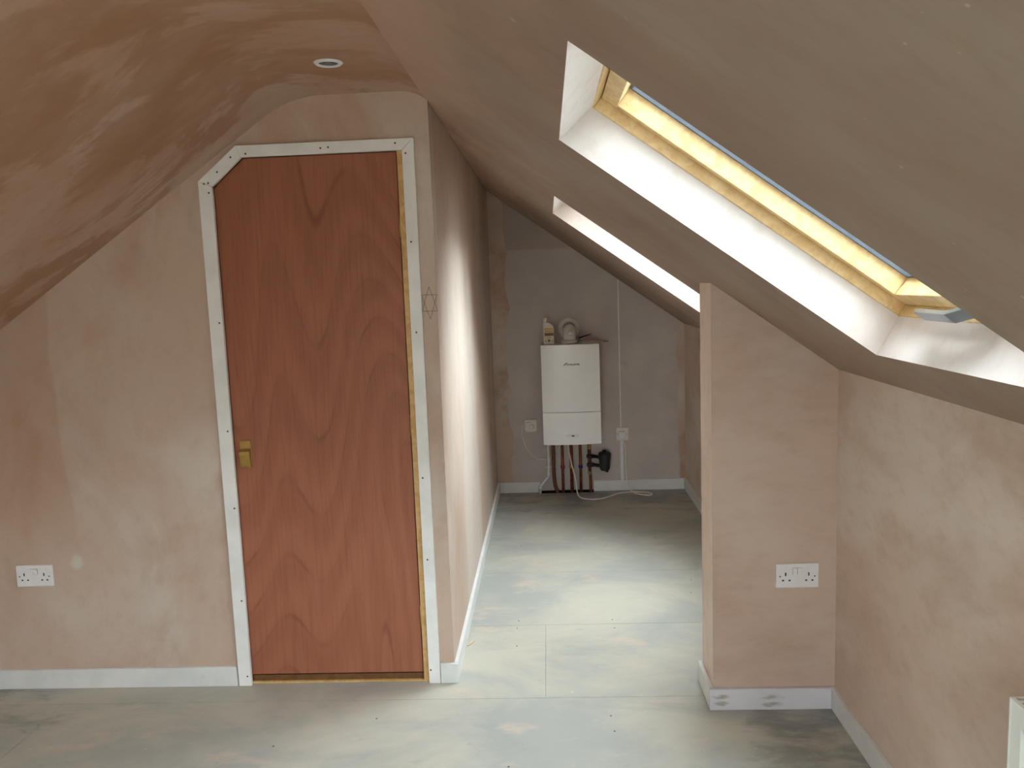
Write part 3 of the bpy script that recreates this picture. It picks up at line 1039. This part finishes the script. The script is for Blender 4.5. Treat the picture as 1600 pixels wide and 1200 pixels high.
tag(finish('paper_leaflet', bm, 'paper'), 'curled top leaflet of the pile, leaning against the flue elbow', 'leaflet', 'leaflets on the boiler')
tag(tube('black_pen', 'black', [(0.214, YB - 0.180, BZ1 + 0.036), (0.236, YB - 0.185, BZ1 + 0.042), (0.300, YB - 0.175, BZ1 + 0.060)], [0.005, 0.006, 0.003], None, 8),
    'thin black stick poking out above the leaflets', 'stick')

# ---------------------------------------------------------------- pipework under the boiler
PY = YB - 0.055


def pipe(name, x, y, r, mat, label, band=None, z0=-0.06):
    t = empty(name, (x, y, 0.0), label, 'pipe', 'boiler pipes')
    tube('pipe_run', mat, [(x, y, z0), (x, y, BZ0 + 0.003)], r, t, 14)
    lathe('boiler_nut', 'brown_pipe', [(r, 0), (r + 0.005, 0.001), (r + 0.005, 0.018), (r, 0.02)], (x, y, BZ0 - 0.024), (0, 0, 1), t, 6, False)
    if band:
        lathe('tape_band', band, [(r, 0), (r + 0.0045, 0), (r + 0.0045, 0.021), (r, 0.021)], (x, y, 0.182), (0, 0, 1), t, 16)
    return t


pipe('copper_pipe', 0.0755, PY + 0.021, 0.0110, 'copper', 'copper pipe with a red tape band under the boiler', 'red')
pipe('copper_pipe', 0.1405, PY + 0.021, 0.0130, 'copper', 'copper pipe with a yellow tape band under the boiler', 'yellow')
pipe('copper_pipe', 0.2065, PY + 0.021, 0.0105, 'copper', 'copper pipe with a blue tape band under the boiler', 'blue')
# dark pipe that bends as it enters the floor
t = empty('brown_pipe', (0.012, PY, 0.0), 'dark brown pipe bending where it meets the floor beside the white waste pipe', 'pipe', 'boiler pipes')
tube('pipe_run', 'brown_pipe', spline([(0.010, PY + 0.02, BZ0 + 0.003), (0.010, PY + 0.02, 0.28), (0.010, PY + 0.02, 0.15), (0.016, PY + 0.02, 0.06), (0.034, PY + 0.022, 0.005), (0.050, PY + 0.022, -0.05)], 5), 0.0135, t, 14)
# white condensate pipe
t = empty('waste_pipe', (-0.09, PY, 0.0), 'white plastic waste pipe stepping sideways to the floor slot', 'pipe')
wp = [(-0.026, PY + 0.012, BZ0 + 0.003), (-0.027, PY + 0.012, 0.140), (-0.030, PY + 0.012, 0.125), (-0.085, PY + 0.012, 0.062), (-0.093, PY + 0.012, 0.048), (-0.096, PY + 0.012, -0.0001)]
tube('pipe_run', 'white_pipe', wp, 0.0108, t, 14)
lathe('pipe_elbow', 'white_pipe', [(0.0108, -0.012), (0.0135, -0.012), (0.0135, 0.014), (0.0108, 0.014)], (-0.0275, PY + 0.012, 0.140), (0.1, 0, 1), t, 14)
lathe('pipe_elbow', 'white_pipe', [(0.0108, -0.014), (0.0135, -0.014), (0.0135, 0.012), (0.0108, 0.012)], (-0.094, PY + 0.012, 0.044), (0, 0, 1), t, 14)
box('pipe_clip', 'white_pipe', -0.048, 0.026, PY + 0.034, YB, 0.186, 0.198, t, 0.002)

# right-hand pipe broken by a black magnetic filter
fxx = 0.276
t = empty('copper_pipe', (fxx, PY, 0.0), 'short copper pipe with brass fittings leading into the black filter', 'pipe', 'boiler pipes')
tube('pipe_run', 'copper', [(fxx, PY + 0.021, 0.125), (fxx + 0.002, PY + 0.021, -0.06)], 0.0105, t, 14)
tube('pipe_run', 'copper', [(fxx - 0.006, PY + 0.021, 0.330), (fxx - 0.006, PY + 0.021, BZ0 + 0.003)], 0.0105, t, 14)
for z, hh in ((0.318, 0.040), (0.128, 0.030)):
    lathe('brass_fitting', 'brass', [(0.0105, 0), (0.0150, 0.002), (0.0150, hh - 0.002), (0.0105, hh)], (fxx - 0.003, PY + 0.021, z), (0, 0, 1), t, 8, False)
tube('pipe_union', 'brown_pipe', [(fxx - 0.003, PY + 0.021, 0.150), (fxx - 0.003, PY + 0.021, 0.322)], 0.013, t, 12)
for z in (0.268, 0.205):
    tube('isolation_valve', 'black', [(fxx - 0.024, PY + 0.017, z), (fxx - 0.018, PY + 0.016, z), (fxx + 0.026, PY + 0.011, z)], [0.010, 0.0155, 0.0155], t, 12)
t = empty('magnetic_filter', (0.375, PY, 0.160), 'black canister filter joined by two arms to the right copper pipe', 'filter')
lathe('canister', 'black', [(0.0, 0.0), (0.030, 0.004), (0.036, 0.018), (0.040, 0.075), (0.046, 0.105), (0.046, 0.128), (0.038, 0.137), (0.0, 0.139)], (0.380, PY - 0.022, 0.166), (0, 0, 1), t, 28)
lathe('lid_knob', 'black', [(0.0, 0.0), (0.016, 0.0), (0.016, 0.010), (0.012, 0.014), (0.0, 0.014)], (0.378, PY - 0.022, 0.305), (0, 0, 1), t, 12)
for z in (0.268, 0.205):
    tube('filter_arm', 'black', [(fxx + 0.027, PY + 0.010, z), (0.335, PY - 0.006, z - 0.003), (0.372, PY - 0.020, z - 0.006)], 0.0130, t, 12)
lathe('drain_plug', 'black', [(0.0, 0.0), (0.010, 0.0), (0.011, 0.012), (0, 0.012)], (0.395, PY - 0.022, 0.156), (0, 0, 1), t, 10)

# fused spur left of the boiler and its flex
t = empty('heating_switch', (-0.148, YB, 0.455), 'white square heating switch with a curved lower edge left of the boiler', 'switch')
sw = [(-0.191, 0.545), (-0.104, 0.545), (-0.103, 0.470), (-0.110, 0.461), (-0.130, 0.456), (-0.165, 0.456), (-0.184, 0.460), (-0.191, 0.468)]
bm = bmesh.new()
bm_prism(bm, sw, XZ, YB - 0.028, YB, 0.003)
finish('housing', bm, 'plastic_cream', t)
box('front_cover', 'plastic_cream', -0.178, -0.118, YB - 0.031, YB - 0.0282, 0.468, 0.520, t, 0.001)
lathe('dial', 'plastic', [(0.0, 0.006), (0.015, 0.006), (0.017, 0.0), (0, 0.0)], (-0.142, YB - 0.031, 0.497), (0, -1, 0), t, 20)
box('switch_mark', 'nail', -0.182, -0.152, YB - 0.0287, YB - 0.0281, 0.527, 0.530, t)
tag(tube('switch_flex', 'cable', spline([(-0.1955, YB - 0.012, 0.518), (-0.212, YB - 0.010, 0.490), (-0.212, YB - 0.008, 0.415), (-0.180, YB - 0.008, 0.325), (-0.120, YB - 0.010, 0.262), (-0.050, YB - 0.008, 0.248), (-0.005, YB - 0.008, 0.258), (0.040, YB - 0.009, 0.300), (0.070, YB - 0.06, 0.380), (0.074, YB - 0.07, 0.418)], 5), 0.0038, None, 8),
    'white flex looping from the heating switch to the boiler underside', 'cable')

# single socket with plug, conduits and the long white flex
t = empty('single_socket', (0.517, YB, 0.376), 'white single socket on the grey wall right of the boiler', 'socket')
pl = box('face_plate', 'plastic_cream', 0.472, 0.561, YB - 0.026, YB, 0.376, 0.470, t, 0.003)
box('switch_rocker', 'plastic', 0.532, 0.544, YB - 0.030, YB - 0.0262, 0.438, 0.456, t, 0.001)
lathe('screw', 'nail', [(0, 0.0008), (0.003, 0.0008), (0.0035, -0.001), (0, -0.001)], (0.549, YB - 0.026, 0.425), (0, -1, 0), pl, 8)
lathe('screw', 'nail', [(0, 0.0008), (0.003, 0.0008), (0.0035, -0.001), (0, -0.001)], (0.482, YB - 0.026, 0.425), (0, -1, 0), pl, 8)
pg = [(0.488, 0.446), (0.530, 0.446), (0.535, 0.425), (0.527, 0.402), (0.517, 0.392), (0.500, 0.392), (0.490, 0.402), (0.484, 0.425)]
bm = bmesh.new()
bm_prism(bm, pg, XZ, YB - 0.060, YB - 0.0268, 0.004)
tag(finish('mains_plug', bm, 'plastic'), 'white mains plug pushed into the single socket beside the boiler', 'plug')
tag(box('cable_strip', 'cable', 0.5035, 0.5125, YB - 0.007, YB, 0.472, 1.535, None, 0.002), 'thin white cable strip rising from the single socket to the slope', 'cable')
tag(box('cable_trunking', 'plastic', 0.498, 0.522, YB - 0.016, YB, HB, 0.375, None, 0.002), 'white trunking from the single socket down to the skirting', 'trunking')
flex = [(0.118, YB - 0.13, 0.412), (0.122, YB - 0.14, 0.330), (0.140, YB - 0.15, 0.230), (0.165, YB - 0.16, 0.120), (0.172, YB - 0.168, 0.040), (0.190, YB - 0.195, 0.006),
        (0.250, 5.600, 0.004), (0.330, 5.606, 0.004), (0.400, 5.665, 0.004), (0.467, 5.742, 0.004), (0.540, 5.772, 0.004), (0.620, 5.770, 0.004),
        (0.690, 5.738, 0.004), (0.708, 5.700, 0.004), (0.680, 5.672, 0.004), (0.620, 5.705, 0.004), (0.572, 5.770, 0.010), (0.545, 5.800, 0.060),
        (0.536, 5.808, 0.140), (0.535, 5.812, 0.250), (0.534, 5.812, 0.330), (0.520, 5.810, 0.370), (0.508, 5.812, 0.394)]
tag(tube('boiler_flex', 'cable', spline(flex, 6), 0.0042, None, 8), 'long white flex looping over the floor from the boiler to the mains plug', 'cable')
# flex clip hanging under the boiler
tag(tube('cable_loop', 'cable', spline([(0.072, YB - 0.14, 0.411), (0.085, YB - 0.145, 0.398), (0.118, YB - 0.145, 0.394), (0.142, YB - 0.14, 0.411)], 5), 0.004, None, 8),
    'short white cable loop tucked under the boiler base', 'cable')

# ---------------------------------------------------------------- radiator
RX0, RX1, RY0, RY1, RZ0, RZ1 = 0.876, 0.945, 0.45, 1.530, 0.12, 0.700
t = empty('panel_radiator', ((RX0 + RX1) / 2, 1.0, RZ0), 'white ribbed panel radiator on the low knee wall', 'radiator')


def rib_panel(x, sgn, nm):
    pts = []
    y = RY0 + 0.012
    per = 0.0335
    n = int((RY1 - RY0 - 0.024) / per)
    outer = [(RY0 + 0.004, x)]
    for k in range(n):
        b = y + k * per
        outer += [(b + 0.004, x), (b + 0.009, x + sgn * 0.006), (b + 0.021, x + sgn * 0.006), (b + 0.026, x)]
    outer.append((RY1 - 0.004, x))
    zs = [RZ0, RZ0 + 0.035, RZ0 + 0.050, RZ1 - 0.060, RZ1 - 0.045, RZ1 - 0.006]
    bm = bmesh.new()
    rowsv = []
    for zi, z in enumerate(zs):
        f = 1.0 if 2 <= zi <= 3 else 0.0
        rowsv.append([bm.verts.new((x + (xx - x) * f, yy, z)) for yy, xx in outer])
    for a, b in zip(rowsv, rowsv[1:]):
        for i in range(len(outer) - 1):
            bm.faces.new((a[i], a[i + 1], b[i + 1], b[i]))
    back = [[bm.verts.new((x + sgn * 0.010, yy, z)) for yy in (RY0 + 0.004, RY1 - 0.004)] for z in (RZ0, RZ1 - 0.006)]
    bm.faces.new((back[0][0], back[0][1], back[1][1], back[1][0]))
    bm.faces.new([rowsv[0][i] for i in range(len(outer))] + [back[0][1], back[0][0]])
    bm.faces.new([rowsv[-1][i] for i in range(len(outer))] + [back[1][1], back[1][0]])
    bm.faces.new([r[0] for r in rowsv] + [back[1][0], back[0][0]])
    bm.faces.new([r[-1] for r in rowsv] + [back[1][1], back[0][1]])
    return finish(nm, bm, 'radiator', t)


rib_panel(RX0 + 0.002, 1, 'front_panel')
rib_panel(RX1 - 0.002, -1, 'rear_panel')
for yy in (RY0, RY1 - 0.003):
    box('side_cover', 'radiator', RX0, RX1, yy, yy + 0.003, RZ0 + 0.01, RZ1, t)
gr = box('grille_rail', 'radiator', RX0, RX0 + 0.010, RY0 + 0.003, RY1 - 0.003, RZ1 - 0.005, RZ1, t, 0.001)
gr = box('grille_rail', 'radiator', RX1 - 0.010, RX1, RY0 + 0.003, RY1 - 0.003, RZ1 - 0.005, RZ1, t, 0.001)
k = 0
yy = RY1 - 0.012
while yy > RY0 + 0.02:
    box('grille_slat', 'radiator', RX0 + 0.010, RX1 - 0.010, yy - 0.009, yy, RZ1 - 0.004, RZ1 - 0.001, t)
    yy -= 0.024
box('convector_fins', 'radiator_in', RX0 + 0.014, RX1 - 0.014, RY0 + 0.03, RY1 - 0.03, RZ0 + 0.04, RZ1 - 0.02, t)
for yy in (RY0 + 0.15, RY1 - 0.15):
    box('wall_bracket', 'radiator', RX1, XK, yy - 0.015, yy + 0.015, RZ0 + 0.05, RZ1 - 0.05, t)

# splinter of wood lying by the passage skirting
tag(tube('wood_splinter', 'splinter', [(-0.388, 3.292, 0.004), (-0.372, 3.318, 0.005), (-0.360, 3.345, 0.004)], [0.003, 0.004, 0.001], None, 6),
    'tiny pale wood splinter on the floor against the passage skirting', 'splinter')
